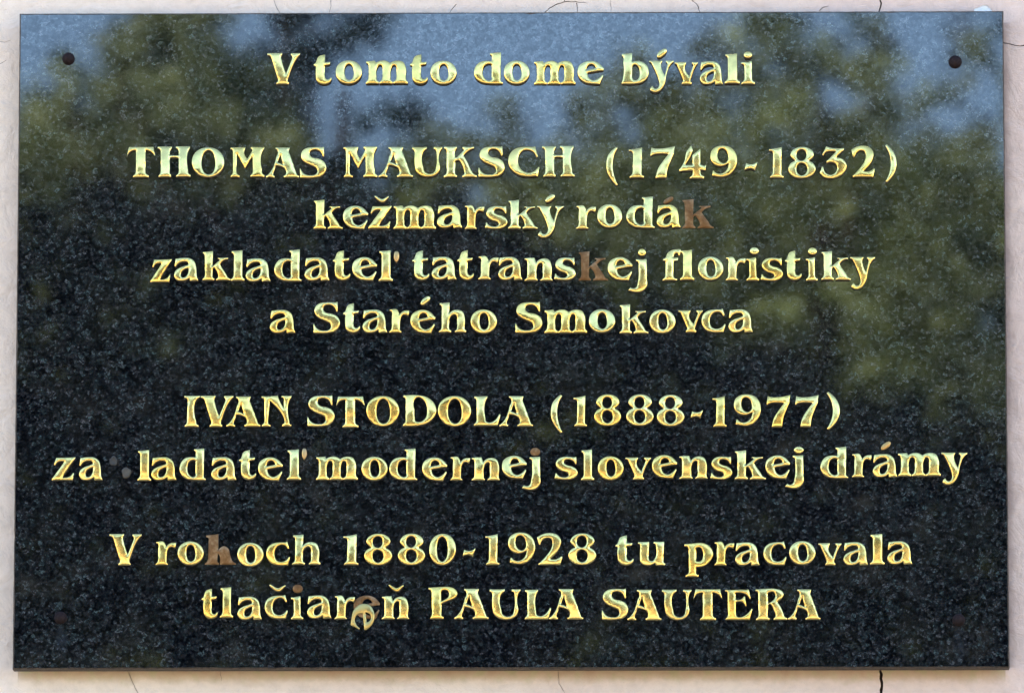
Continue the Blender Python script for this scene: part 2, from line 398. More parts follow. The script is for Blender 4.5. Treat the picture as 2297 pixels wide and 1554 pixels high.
g('V', 4.176, 207, 358, "C207,70 C345,68 C345,82 S335,100 S341,135 C382,265 C440,120 S440,100 C428,85 C428,72 C513,70 C512,84 S488,112 C408,290 S398,330 C410,346 C408,358 C292,358 C295,345 S310,325 S300,290 C247,120 S235,98 C207,84")
g('N', 4.176, 778, 356, "C780,77 C930,72 C932,84 S943,112 C985,190 C987,115 S985,98 C963,84 C966,72 C1055,72 C1053,86 S1040,108 C1036,310 S1038,330 C1055,345 C1052,356 C970,355 C973,341 S990,325 C990,290 S978,262 C855,118 C838,305 S843,332 C863,347 C860,357 C782,357 C785,344 S802,325 C808,280 C806,120 S800,100 C780,90")
g('P', 6.045, 128, 522, "C130,100 S200,95 S310,90 S420,92 S490,122 S520,180 S498,232 S430,268 S370,290 C308,318 C302,450 S308,480 C334,502 C330,522 C155,522 C160,502 S174,475 C180,420 C172,170 S162,140 C130,118", "S345,132 S392,145 S410,190 S392,238 S350,265 C300,292 C298,160 S312,138")
g('E', 4.334, 1288, 382, "C1288,94 C1515,90 C1533,180 C1525,178 S1493,140 S1430,120 C1388,122 C1388,190 S1440,184 C1470,156 C1479,160 C1491,250 C1482,248 S1458,214 C1388,210 C1388,320 S1400,350 S1432,357 S1490,333 C1543,275 C1550,280 C1525,382 C1290,382 C1293,369 S1309,350 C1313,300 C1310,125 S1305,112 C1288,106")
g('R', 4.334, 1583, 384, "C1583,88 S1690,80 S1785,83 S1838,102 S1855,135 S1838,175 C1792,208 S1822,252 S1848,310 S1862,348 C1890,368 C1888,382 C1758,382 C1760,369 S1778,345 S1764,300 S1742,250 C1722,225 C1703,235 C1698,330 S1702,355 C1718,369 C1715,384 C1585,385 C1588,372 S1607,350 C1612,300 C1608,125 S1602,110 C1583,100", "S1725,112 S1762,116 S1776,140 S1766,180 S1738,205 C1702,228 C1700,125")
g('t', 4.102, 465, 403, "C568,135 C568,207 C618,205 C610,225 S590,232 C567,233 C565,325 S573,355 S592,368 S608,362 C624,347 C629,352 S622,382 S602,400 S565,409 S520,400 S494,375 S486,335 C486,238 C465,234 C466,226 S483,212 S492,190 S503,160")
g('o', 4.102, 668, 403, "S790,190 S855,207 S898,250 S910,300 S888,362 S835,400 S780,407 S718,390 S678,345 S668,295 S684,238 S728,202", "S790,222 S818,240 S832,280 S835,320 S822,358 S796,374 S770,364 S753,330 S748,285 S760,240")
g('m', 4.102, 945, 403, "C948,197 C1028,193 C1038,212 S1080,193 S1130,193 C1168,214 S1205,196 S1250,192 S1288,203 S1310,240 C1314,335 S1319,370 C1333,390 C1331,403 C1195,403 C1197,391 S1221,370 C1228,335 C1229,270 S1220,240 S1202,233 S1180,262 C1173,335 S1176,372 C1192,391 C1190,404 C1070,404 C1072,391 S1092,370 C1099,335 C1101,262 S1090,237 S1070,232 S1050,258 C1043,335 S1047,370 C1065,391 C1062,404 C945,404 C948,391 S965,367 C971,320 C971,250 S965,222 C948,209")
g('n', 10.44, 1425, 1003, "C1430,488 S1520,470 C1650,474 C1690,592 S1740,530 S1830,488 S1920,485 S1998,528 S2036,620 C2040,880 S2045,955 C2066,988 C2060,1003 C1785,1003 C1790,985 S1836,930 C1846,850 C1842,660 S1832,605 S1800,592 S1742,620 S1706,700 C1696,880 S1702,950 C1726,985 C1720,1003 C1425,1003 C1430,985 S1474,940 C1490,860 C1490,600 S1478,540 C1430,506")
g('r', 10.44, 310, 1003, "C322,472 S400,455 S500,462 S532,505 C560,592 S620,522 S700,488 C796,492 C775,612 C760,610 S705,588 S650,592 S592,660 S575,750 C568,890 S576,958 C606,990 C600,1003 C310,1003 C315,985 S358,930 C374,850 C376,600 S364,512 C320,490")
g('a', 4.176, 243, 320, "C258,116 S330,108 S400,113 S440,140 S457,190 S465,280 C478,319 C400,322 C391,296 S362,314 S315,322 S268,313 S245,280 S253,235 S300,200 S355,182 S385,165 S372,147 S330,142 S288,157 C260,187 C250,185", "C386,202 S345,215 S314,242 S308,272 S325,292 S352,288 S378,258")
g('e', 4.102, 597, 403, "S715,193 S780,208 S822,243 C838,266 C835,280 C686,303 S700,348 S745,374 S788,358 C826,322 C833,330 C800,408 S730,405 S660,390 S614,350 S597,295 S610,240 S655,206", "C677,280 S690,240 S722,223 S752,235 C768,262")
g('b', 4.102, 1003, 403, "C1006,128 C1100,120 C1098,203 S1140,193 S1200,206 S1240,243 S1252,295 S1236,353 S1190,391 S1130,403 C1003,403 C1005,388 S1016,350 C1019,200 S1016,152 C1006,141", "S1122,225 S1155,247 S1170,300 S1160,350 S1130,373 S1107,362 C1098,320 C1100,240")
g('d', 6.208, 130, 500, "C345,76 C490,65 C484,420 S490,465 C515,488 C512,503 S330,502 S240,488 S165,440 S131,352 S150,270 S205,207 S285,186 C367,192 C371,140 S367,108 C345,92", "S330,225 S270,255 S245,320 S252,392 S290,446 S335,462 C367,448 C367,232")
g('y', 6.208, 1812, 472, "C1812,150 C2005,150 C2000,168 S1985,192 S1987,232 C2042,365 C2080,215 S2078,188 C2058,168 C2060,150 C2175,150 C2170,166 S2140,192 C2048,445 S2012,528 S1962,580 S1900,596 S1850,584 C1828,562 S1836,525 C1862,506 S1882,538 S1920,548 S1952,515 S1962,470 S1952,430 C1855,205 S1843,183 C1812,166")
g('v', 4.102, 1490, 403, "C1492,203 C1596,202 C1595,215 S1585,235 C1625,330 C1660,243 S1662,227 C1650,215 C1650,203 C1705,203 C1703,215 S1688,235 C1642,345 S1635,375 C1646,392 C1643,404 C1555,403 C1558,390 S1568,370 S1557,340 C1517,240 S1507,222 C1492,214")
g('l', 4.102, 1950, 403, "C1958,132 C2066,124 C2065,335 S2069,370 C2088,390 C2086,403 C1950,403 C1953,390 S1974,367 C1980,320 C1980,180 S1975,157 C1958,145")
g('i', 4.102, 2103, 405, "C2103,206 C2200,195 C2203,340 S2208,372 C2231,392 C2229,405 C2103,405 C2106,392 S2127,370 C2133,330 C2132,250 S2127,228 C2103,219")
g('dot', 4.102, 2127, 173, "S2165,113 S2192,121 S2203,143 S2192,165 S2165,173 S2138,165 S2127,143 S2138,121")
g('j', 4.176, 2010, 355, "C2082,143 C2180,140 C2183,330 S2176,405 S2138,440 S2080,449 S2040,441 C2010,431 C2028,405 S2060,415 S2084,400 S2099,350 C2105,200 S2100,167 C2082,156")
g('k', 4.993, 65, 410, "C70,98 C185,88 C180,262 C262,192 S264,180 C245,173 C245,165 C362,163 C358,177 S320,187 C266,235 C340,345 S362,382 C392,400 C388,412 C225,412 C228,398 S248,380 S245,345 S226,305 C200,272 C182,285 C180,345 S185,380 C203,398 C199,412 C65,412 C68,398 S90,370 C95,320 C92,150 S86,122 C70,108")
g('brokenk', 4.504, 1030, 383, "C1045,90 C1168,76 C1168,240 S1195,210 S1225,198 S1262,215 S1290,290 S1310,345 C1348,372 C1345,384 C1185,384 C1188,340 S1178,290 C1165,270 C1158,330 S1160,352 C1175,370 C1172,384 C1030,384 C1034,370 S1055,352 C1065,320 C1070,150 S1068,115 C1045,104")
g('h', 4.504, 1915, 383, "C1925,88 C2028,82 C2022,197 S2060,166 S2120,158 S2165,175 S2185,220 C2186,325 S2189,352 C2203,370 C2199,383 C2085,383 C2088,370 S2104,352 C2109,310 C2109,240 S2098,212 S2070,206 S2040,225 C2024,255 C2021,325 S2028,355 C2046,370 C2041,384 C1915,383 C1918,370 S1939,350 C1945,310 C1946,140 S1942,116 C1925,103")
g('c', 4.504, 1653, 383, "C1842,155 C1864,147 C1882,216 C1868,218 S1845,187 S1808,178 S1762,200 S1738,240 S1736,290 S1755,332 S1795,350 S1840,341 C1884,300 C1890,307 C1872,383 S1780,385 S1705,366 S1664,315 S1655,255 S1678,195 S1730,163 S1790,155")
g('s', 3.828, 55, 320, "C222,132 C240,128 C240,190 C232,189 S212,163 S178,150 S145,156 S133,175 S157,196 S212,213 S243,237 S252,262 S238,297 S195,318 S130,321 C57,313 C65,267 C72,268 S95,292 S130,302 S163,297 S178,280 S160,262 S110,245 S74,215 S67,178 S92,142 S140,127 S190,128")
g('z', 4.993, 680, 410, "C728,165 C943,158 C938,172 C795,382 S850,382 S890,365 C918,332 C926,335 C912,412 C682,412 C682,400 C822,205 S775,203 S738,218 C715,246 C706,242")
g('p', 3.235, 568, 280, "C568,124 S635,118 S700,116 S752,142 S775,190 S755,245 S705,284 C652,290 C650,322 S653,340 C670,349 C668,359 C575,359 C577,350 S595,335 C600,300 C598,165 S592,146 C568,138", "S680,147 S700,175 S703,215 S688,245 C652,248 C652,152")
g('u', 3.235, 232, 279, "C234,112 C312,110 C308,222 S315,245 S338,248 S357,225 C362,145 S360,130 C345,120 C348,110 C420,110 C415,235 S418,260 C428,269 C425,279 C362,280 C354,263 S322,280 S280,278 S252,258 S248,220 C250,145 S246,130 C234,122")
g('f', 4.417, 115, 347, "C255,36 C298,38 C286,98 C275,98 S262,78 S243,78 S228,98 C225,125 C270,125 C267,148 C225,152 C222,285 S228,318 C260,335 C255,347 C115,347 C120,333 S138,315 C145,280 C147,152 C120,148 C122,138 S146,122 S162,80 S205,47")
g('1', 4.993, 742, 430, "C742,112 S800,105 C880,88 C873,375 S879,400 C898,416 C895,430 C750,430 C755,413 S775,390 C783,340 C786,170 S780,142 C745,128")
g('9', 4.993, 980, 428, "S1140,72 S1215,95 S1268,158 S1282,240 S1258,330 S1195,400 S1110,424 S1050,418 C1002,405 C1010,355 C1018,352 S1060,384 S1110,384 S1162,350 C1190,268 S1142,295 S1072,302 S1010,270 S981,200 S1000,120 S1060,80", "S1120,104 S1160,130 S1181,182 S1176,242 S1138,272 S1098,258 S1068,215 S1062,160 S1082,116")
g('7', 4.993, 1348, 432, "C1360,90 S1400,100 S1480,100 C1613,76 C1605,158 S1562,258 S1532,340 C1520,432 C1405,432 S1430,332 S1488,240 C1545,166 S1450,162 S1390,168 C1352,186 C1348,178")
g('8', 4.993, 118, 422, "S275,72 S350,88 S398,128 S404,168 S388,200 C348,229 S402,262 S425,320 S405,372 S350,410 S270,423 S182,407 S127,355 S120,302 S148,254 C200,228 S163,200 S142,163 S156,123 S205,85", "S270,100 S310,120 S323,165 S308,208 S272,230 S232,215 S210,168 S226,120", "S266,252 S310,272 S333,325 S312,373 S267,394 S227,370 S208,322 S224,274")
g('-', 4.993, 495, 332, "C495,327 C512,255 S545,266 S590,264 C633,240 C605,333 S580,318 S540,315")
g('2', 3.766, 1750, 320, "C1750,90 S1800,62 S1860,53 S1922,70 S1952,115 S1942,170 C1858,273 S1900,276 C1953,250 C1962,254 C1945,321 C1762,321 C1762,312 S1832,240 S1868,188 S1880,138 S1866,102 S1835,95 S1800,110 C1776,151 C1767,151")
g('0', 3.766, 840, 320, "S950,58 S1012,74 S1053,125 S1065,190 S1047,260 S1000,310 S945,323 S890,305 S851,252 S840,190 S855,122 S895,75", "S950,83 S980,105 S996,160 S996,220 S978,275 S950,295 S923,275 S906,212 S908,140 S926,97")
g('3', 3.329, 1663, 297, "C1712,60 S1760,73 C1845,73 C1846,84 C1785,143 S1838,157 S1865,200 S1850,250 S1802,287 S1740,298 S1690,286 C1663,256 C1678,212 C1688,212 S1706,255 S1745,272 S1784,250 S1795,217 S1780,187 S1748,178 C1716,182 C1713,172 C1788,98 S1740,97 S1708,103 C1690,127 C1681,121")
g('4', 3.329, 612, 297, "C688,70 C702,53 C713,88 S694,138 C655,200 C712,200 C711,125 C770,78 C769,196 C800,206 C812,200 C808,235 C770,235 S772,262 C797,284 C795,298 C690,297 C693,287 S710,270 C712,240 C615,243 C612,232 S650,172 S668,98")
g('(', 3.329, 68, 297, "C140,64 C152,72 S126,125 S115,200 S126,275 C152,345 C140,352 S98,298 S74,245 S69,190 S80,130")
g(')', 3.329, 2152, 297, "C2165,49 C2153,57 S2182,120 S2192,195 S2183,255 C2154,326 C2167,333 S2210,278 S2232,215 S2233,170 S2215,110")
g("'", 3.96, 2228, 150, "S2228,65 S2234,54 S2252,50 S2270,54 S2276,66 S2262,142 S2250,150 S2238,141")
g('acute', 6.208, 970, 115, "S980,110 S970,92 S985,50 S1035,12 S1080,-5 S1102,5 S1100,40 S1060,82 S1005,112")
g('caron', 4.993, 748, 120, "C748,50 C762,44 S800,68 S838,84 S870,68 C905,48 C910,58 S882,93 S858,118 S838,122 S818,117 S788,98")

def parse(con):
    pts = []
    for tkn in con.split():
        x, y = tkn[1:].split(','); pts.append((tkn[0], float(x), float(y)))
    return pts

def sample(pts, to, step=3.0):
    n = len(pts); P = [np.array(to(p[1], p[2])) for p in pts]; out = []
    T = []
    for i in range(n):
        a, b, c = P[i-1], P[i], P[(i+1) % n]
        if pts[i][0] == 'S':
            l0 = np.linalg.norm(b-a)+1e-9; l1 = np.linalg.norm(c-b)+1e-9
            t = ((b-a)/l0*l1+(c-b)/l1*l0)/(l0+l1); T.append(t/ (np.linalg.norm(t)+1e-9))
        else: T.append(None)
    for i in range(n):
        j = (i+1) % n; a, b = P[i], P[j]; L = np.linalg.norm(b-a); ch = (b-a)/(L+1e-9)
        ta, tb = T[i], T[j]
        if ta is None and tb is None:
            m = max(1, int(L/6)); out += [a+(b-a)*k/m for k in range(m)]; continue
        if ta is None: ta = 2*ch*np.dot(ch, tb)-tb; ta = (ta+ch)/np.linalg.norm(ta+ch)
        if tb is None: tb = 2*ch*np.dot(ch, ta)-ta; tb = (tb+ch)/np.linalg.norm(tb+ch)
        m = max(2, int(round(L/step)))
        for k in range(m):
            s = k/m; h00 = 2*s**3-3*s**2+1; h10 = s**3-2*s**2+s; h01 = -2*s**3+3*s**2; h11 = s**3-s**2
            out.append(h00*a+h10*ta*L+h01*b+h11*tb*L)
    q = [out[0]]
    for p in out[1:]:
        if np.linalg.norm(p-q[-1]) > .35: q.append(p)
    return np.array(q)

def even_odd(P, A, B):
    ins = np.zeros(len(P), bool)
    for a, b in zip(A, B):
        cond = (a[1] > P[:, 1]) != (b[1] > P[:, 1])
        if cond.any():
            xi = (b[0]-a[0])*(P[:, 1]-a[1])/(b[1]-a[1]+1e-12)+a[0]; ins ^= cond & (P[:, 0] < xi)
    return ins

def dist(P, A, B):
    D = np.full(len(P), 1e9)
    for a, b in zip(A, B):
        ab = b-a; t = np.clip(((P-a)@ab)/(ab@ab+1e-12), 0, 1); D = np.minimum(D, np.linalg.norm(P-(a+t[:, None]*ab), axis=1))
    return D

GM = {}
def glyph(name, thick=LT/U, bow=.0013, bw=1.9, bev=1.3, dome=.6):
    """front face bulged and rounded over at its rim, plus side walls; units: photograph pixels on the slab"""
    key = (name, thick)
    if key in GM: return GM[key]
    sc, x0, yb, cons = G[name]
    loops = [sample(parse(c), lambda x, y: ((x-x0)/sc, (yb-y)/sc)) for c in cons]
    A = np.vstack(loops); B = np.vstack([np.roll(l, -1, 0) for l in loops])
    extra = []
    for l in loops:
        t = np.roll(l, -1, 0)-np.roll(l, 1, 0); t /= np.linalg.norm(t, axis=1)[:, None]+1e-9
        nr = np.stack([-t[:, 1], t[:, 0]], 1)
        for s in (1, -1):
            for d in (.8, bw):
                q = l+nr*s*d; ok = even_odd(q, A, B); q = q[ok]
                if len(q): extra.append(q[dist(q, A, B) > d*.93])
    lo, hi = A.min(0), A.max(0)
    gx, gy = np.meshgrid(np.arange(lo[0], hi[0], 3.2), np.arange(lo[1], hi[1], 3.2))
    q = np.stack([gx.ravel(), gy.ravel()], 1); q[:, 0] += ((q[:, 1]/3.2).astype(int) % 2)*1.6
    q = q[even_odd(q, A, B)]
    if len(q): extra.append(q[dist(q, A, B) > bw+1.0])
    E = np.vstack(extra)
    # thin out near-duplicates
    keep = []; cell = {}
    for p in E:
        k = (int(p[0]/.7), int(p[1]/.7))
        if all((k[0]+i, k[1]+j) not in cell for i in (-1, 0, 1) for j in (-1, 0, 1)) or False:
            cell[k] = 1; keep.append(p)
    E = np.array(keep)
    vs = [Vector(p) for p in A]+[Vector(p) for p in E]; es = []; b0 = 0
    for l in loops:
        m = len(l); es += [(b0+i, b0+(i+1) % m) for i in range(m)]; b0 += m
    rv, re_, rf, *_ = delaunay_2d_cdt(vs, es, [], 0, 1e-5)
    RV = np.array([v[:] for v in rv]); cen = np.array([RV[list(f)].mean(0) for f in rf])
    ins = even_odd(cen, A, B); tris = [list(f) for f, k in zip(rf, ins) if k]
    d = dist(RV, A, B); yc = (lo[1]+hi[1])/2
    q = 1-np.minimum(d/bw, 1)
    h = thick-bev*(1-np.sqrt(np.clip(1-q*q, 0, 1)))+dome*(1-np.exp(-d/5))-bow*(RV[:, 1]-yc)**2-bow*.5*(RV[:, 0]-(lo[0]+hi[0])/2)**2
    V = [(p[0]*U, -z*U, p[1]*U) for p, z in zip(RV, h)]
    F = []
    for t in tris:
        a, b, c = RV[t[0]], RV[t[1]], RV[t[2]]
        cr = (b[0]-a[0])*(c[1]-a[1])-(b[1]-a[1])*(c[0]-a[0])
        F.append(t if cr > 0 else t[::-1])
    cnt = {}
    for f in F:
        for a, b in zip(f, f[1:]+f[:1]): cnt[(a, b)] = 1
    base = {}
    def bs(i):
        if i not in base: base[i] = len(V); V.append((RV[i][0]*U, 0.0, RV[i][1]*U))
        return base[i]
    for (a, b) in list(cnt):
        if (b, a) not in cnt: F.append([b, a, bs(a), bs(b)])
    me = mesh('letter', V, F, True); nf = len(tris)
    me['front_faces'] = nf
    me.edges.foreach_set('use_edge_sharp', [(min(e.vertices) < len(RV)) and (max(e.vertices) < len(RV)) and (((e.vertices[0], e.vertices[1]) in cnt) != ((e.vertices[1], e.vertices[0]) in cnt)) for e in me.edges])
    GM[key] = (me, (hi[0]-lo[0]), lo, hi)
    return GM[key]

M_BR = brass('polished_brass'); M_BRD = brass('dulled_brass', (.46, .30, .14), .42, .5); M_BK = backing()
M_SD = plain('dark_letter_side', (.060, .038, .018), .5, .4, 120)
mcopy = {}
def mesh_with(name, mat, thick=LT/U):
    me, wd, lo, hi = glyph(name, thick)
    k = (name, mat.name, thick)
    if k not in mcopy:
        if not me.materials:
            me.materials.append(mat); me.materials.append(M_SD); nf = me['front_faces']; mcopy[k] = me
            me.polygons.foreach_set('material_index', [0]*nf+[1]*(len(me.polygons)-nf)); me.update()
        elif me.materials[0] == mat: mcopy[k] = me
        else: m2 = me.copy(); m2.materials[0] = mat; mcopy[k] = m2
    return mcopy[k], wd, lo, hi

def place(name, ul, ur, vb, bright=5, mat=None, oname='letter', label=None, dy=0.0, thick=LT/U, vt=None):
    mat = mat or M_BR
    me, wd, lo, hi = mesh_with(name, mat, thick)
    yy = YF-dy-thick*U
    a = px2plane(ul, vb, yy); b = px2plane(ur, vb, yy); c = px2plane(ul, vb-50, yy)
    o = link(oname, me, None, plaque)
    sx = (b[0]-a[0])/((hi[0]-lo[0])*U); sz = (c[2]-a[2])/(50*U)
    if vt is not None: sz *= (vb-vt)/(hi[1]-lo[1])
    o.scale = (sx, 1, sz)
    o.location = (a[0]-lo[0]*U*sx, YF-dy-YB+.0003, a[2]-PZ0)
    tx = (bright-5)*.026-.020+rnd.gauss(0, .012); tz = rnd.gauss(0, .02)
    # tilt about its own middle so that it stays on the slab: front face leans up or down a little
    M = Matrix.Translation(o.location) @ Matrix.Translation((0.5*(b[0]-a[0]), 0, .012)) @ Matrix.Rotation(-tx, 4, 'X') @ Matrix.Rotation(tz, 4, 'Z') @ Matrix.Translation((-0.5*(b[0]-a[0]), 0, -.012)) @ Matrix.Diagonal((sx, 1, sz, 1))
    M.translation.y -= abs(math.sin(tx))*.010
    o.matrix_basis = M
    if label: o['label'] = label
    return o

def line(ox, oy, sc, base, items):
    for it in items:
        ch, xl, xr, b = it[0], it[1], it[2], it[3]
        yb = it[4] if len(it) > 4 and it[4] is not None else base
        u0, u1 = ox+xl/sc, ox+xr/sc
        s, x0, gb, cons = G[ch]
        place(ch, u0, u1, oy+yb/sc, b)

L_ = line
L_(590, 90, 4.102, 403, [('V', 38, 338, 5), ('t', 465, 630, 8), ('o', 668, 910, 9), ('m', 945, 1332, 8), ('t', 1352, 1515, 9), ('o', 1540, 1780, 6), ('d', 1940, 2205, 8, 401), ('o', 2215, 2452, 7)])
L_(1150, 90, 4.102, 403, [('m', 197, 580, 6), ('e', 597, 838, 8), ('b', 1003, 1252, 7), ('y', 1257, 1485, 8), ('v', 1492, 1705, 4), ('a', 1722, 1935, 4), ('l', 1950, 2088, 9), ('i', 2105, 2230, 6)])
L_(270, 310, 4.688, 412, [('T', 65, 363, 8), ('H', 388, 737, 9), ('O', 750, 1092, 8), ('M', 1153, 1513, 9), ('A', 1532, 1877, 7), ('S', 1888, 2165, 6)])
L_(750, 310, 4.176, 362, [('M', 82, 400, 5), ('A', 415, 735, 7), ('U', 728, 1010, 8), ('K', 1025, 1335, 5), ('S', 1350, 1595, 8), ('C', 1628, 1920, 9), ('H', 1945, 2250, 7)])
L_(1340, 310, 3.329, 297, [('(', 68, 152, 5), ('1', 235, 348, 8), ('7', 397, 580, 8), ('4', 612, 812, 4), ('9', 845, 1045, 6, 292), ('-', 1100, 1195, 9, 241), ('1', 1283, 1390, 4, 293), ('8', 1428, 1632, 7), ('3', 1663, 1862, 4), ('2', 1898, 2072, 9, 291), (')', 2152, 2235, 6, 293)])
L_(690, 430, 4.993, 410, [('k', 65, 392, 6), ('e', 395, 675, 5), ('z', 680, 942, 7), ('m', 960, 1435, 5), ('a', 1450, 1730, 8, 406), ('r', 1760, 1980, 3), ('s', 1990, 2240, 4)])
L_(1130, 430, 4.688, 388, [('k', 45, 355, 8), ('y', 350, 630, 8, 392), ('r', 762, 970, 6), ('o', 983, 1245, 7, 375), ('d', 1288, 1585, 7, 378), ('a', 1610, 1858, 8, 376)])
place('k', 1130+1875/4.688, 1130+2208/4.688, 430+380/4.688, 5, M_BK, label='bare brown letter k with its brass cap gone', dy=0, thick=7.0)
L_(320, 550, 3.96, 312, [('z', 68, 255, 5, 322), ('a', 278, 492, 5), ('k', 530, 780, 6, 306), ('l', 783, 903, 6, 312), ('a', 915, 1135, 5, 317), ('d', 1168, 1410, 5, 314), ('a', 1437, 1657, 5, 308), ('t', 1687, 1843, 6, 304), ('e', 1860, 2080, 5, 306), ('l', 2095, 2220, 4)])
L_(910, 550, 4.176, 322, [('t', 60, 220, 8), ('a', 243, 475, 6, 319), ('t', 483, 637, 6, 318), ('r', 680, 870, 6, 319), ('a', 868, 1092, 4, 319), ('n', 1112, 1375, 5, 328), ('s', 1392, 1592, 7, 325), ('e', 1895, 2127, 5, 323), ('j', 2087, 2262, 5, 342)])
place('k', 910+1618/4.176, 910+1898/4.176, 550+326/4.176, 5, M_BK, label='bare brown letter k between the brass s and e', thick=7.0)
L_(1460, 550, 4.417, 345, [('f', 115, 298, 7, 347), ('l', 290, 430, 8), ('o', 467, 718, 4, 340), ('r', 742, 940, 6), ('i', 948, 1072, 4), ('s', 1090, 1310, 5), ('t', 1330, 1495, 8, 342), ('i', 1537, 1650, 4), ('k', 1688, 1980, 8, 343), ('y', 1978, 2225, 4, 343)])
L_(590, 660, 4.102, 350, [('a', 62, 295, 5), ('S', 465, 708, 4), ('t', 738, 893, 8), ('a', 915, 1143, 4, 347), ('r', 1160, 1343, 7), ('e', 1355, 1583, 5), ('h', 1617, 1868, 6, 347), ('o', 1910, 2150, 4, 350)])
L_(1130, 660, 3.96, 338, [('S', 103, 342, 6), ('m', 362, 740, 4), ('o', 757, 990, 8, 338), ('k', 1028, 1285, 6, 342), ('o', 1295, 1525, 4), ('v', 1555, 1770, 6, 333), ('c', 1758, 1970, 5, 333), ('a', 1998, 2213, 4, 332)])
L_(400, 870, 4.176, 358, [('I', 55, 197, 3), ('V', 207, 513, 4), ('A', 450, 767, 6), ('N', 778, 1056, 4, 354), ('S', 1208, 1462, 4, 352), ('T', 1477, 1745, 3, 362), ('O', 1760, 2067, 4, 352)])
L_(900, 870, 3.828, 323, [('D', 15, 302, 7), ('O', 315, 598, 3), ('L', 625, 852, 6), ('A', 843, 1130, 4, 325), ('(', 1285, 1382, 6, 322), ('1', 1480, 1593, 5, 325), ('8', 1657, 1887, 5, 320), ('8', 1933, 2167, 5, 320)])
L_(1450, 870, 4.993, 430, [('8', 118, 425, 6, 422), ('-', 495, 632, 4, 332), ('1', 742, 898, 6), ('9', 980, 1282, 6, 424), ('7', 1348, 1612, 5), ('7', 1668, 1930, 6), (')', 2020, 2165, 7, 412)])
L_(100, 990, 3.828, 325, [('z', 62, 262, 4), ('a', 295, 495, 4), ('l', 795, 912, 4, 330), ('a', 915, 1130, 4), ('d', 1157, 1382, 5), ('a', 1430, 1645, 4), ('t', 1668, 1815, 5, 320), ('e', 1832, 2042, 5, 328), ('l', 2080, 2202, 6)])
L_(690, 990, 4.176, 352, [('m', 78, 468, 4), ('o', 505, 748, 4, 355), ('d', 763, 1025, 4, 355), ('e', 1072, 1305, 4, 358), ('r', 1338, 1522, 3, 356), ('n', 1537, 1800, 4, 356), ('e', 1820, 2052, 8, 345), ('j', 2010, 2182, 6, 355)])
L_(1230, 990, 3.828, 320, [('s', 55, 252, 4), ('l', 280, 392, 4, 326), ('o', 425, 645, 4, 322), ('v', 665, 883, 4, 321), ('e', 890, 1105, 5, 308), ('n', 1125, 1368, 4, 313), ('s', 1393, 1580, 3, 318), ('k', 1600, 1868, 6, 320), ('e', 1865, 2075, 4, 311), ('j', 2035, 2193, 4, 312)])
L_(1820, 990, 6.208, 500, [('d', 130, 515, 6, 504), ('r', 565, 840, 5, 490), ('a', 858, 1197, 4, 485), ('m', 1210, 1805, 4, 473), ('y', 1812, 2175, 5, 472)])
L_(230, 1180, 4.504, 385, [('V', 68, 390, 3), ('r', 535, 740, 5), ('o', 757, 1018, 4, 382), ('o', 1362, 1625, 3, 394), ('c', 1653, 1890, 2), ('h', 1915, 2200, 5, 381)])
place('brokenk', 230+1030/4.504, 230+1348/4.504, 1180+383/4.504, 5, M_BK, label='bare brown letter k with its upper arm broken off', thick=7.0)
L_(740, 1180, 3.766, 322, [('1', 112, 240, 6), ('8', 290, 525, 3), ('8', 573, 802, 4), ('0', 840, 1065, 6), ('-', 1122, 1228, 2, 250), ('1', 1313, 1430, 3, 320), ('9', 1505, 1733, 4, 318), ('2', 1750, 1962, 4, 319), ('8', 2015, 2250, 2, 319)])
L_(1360, 1180, 3.235, 278, [('t', 65, 197, 5, 275), ('u', 232, 428, 4), ('p', 568, 775, 4, 282), ('r', 785, 930, 4), ('a', 935, 1112, 3), ('c', 1142, 1308, 5, 276), ('o', 1328, 1518, 4, 272), ('v', 1540, 1708, 4), ('a', 1722, 1900, 4, 276), ('l', 1915, 2020, 4, 272), ('a', 2040, 2220, 3, 269)])
L_(440, 1300, 4.594, 395, [('t', 55, 220, 4, 388), ('l', 243, 378, 5, 384), ('a', 425, 675, 3, 401), ('c', 705, 940, 4, 391), ('i', 978, 1102, 4, 400), ('a', 1143, 1392, 4, 389), ('r', 1425, 1635, 4, 398), ('n', 1912, 2192, 4, 397)])
L_(940, 1300, 6.045, 522, [('P', 128, 520, 6), ('A', 478, 940, 4, 523), ('U', 958, 1375, 4, 528), ('L', 1435, 1790, 5, 530), ('A', 1765, 2225, 3, 524)])
L_(1330, 1300, 4.334, 382, [('S', 88, 342, 5, 379), ('A', 338, 668, 3, 384), ('U', 672, 958, 4), ('T', 980, 1258, 4, 384), ('E', 1288, 1550, 4), ('R', 1583, 1890, 4, 385), ('A', 1900, 2212, 4, 381)])

def piece(gn, oname, ox, oy, sc, xl, xr, yt, yb, b=6, mat=None, label=None):
    return place(gn, ox+xl/sc, ox+xr/sc, oy+yb/sc, b, mat, oname, label, vt=oy+yt/sc, thick=LT/U if mat is not M_BK else 7.0)
piece('acute', 'accent', 1150, 90, 4.102, 1328, 1418, 82, 167, 7)
piece('acute', 'accent', 1130, 430, 4.688, 437, 537, 30, 117, 7)
piece('acute', 'accent', 1130, 430, 4.688, 1680, 1785, 52, 130, 5, M_BK, 'dull brown acute accent with no brass cap')
piece('acute', 'accent', 590, 660, 4.102, 1450, 1537, 15, 97, 4)
piece('acute', 'accent', 1820, 990, 6.208, 970, 1105, -5, 115, 4, M_BRD, 'tarnished tan acute accent')
piece('caron', 'accent', 690, 430, 4.993, 748, 908, 45, 120, 7)
piece('caron', 'accent', 440, 1300, 4.594, 750, 918, 42, 115, 5)
piece('caron', 'accent', 440, 1300, 4.594, 1982, 2137, 42, 115, 4)
piece("'", 'accent', 320, 550, 3.96, 2228, 2276, 50, 150, 4, M_BRD)
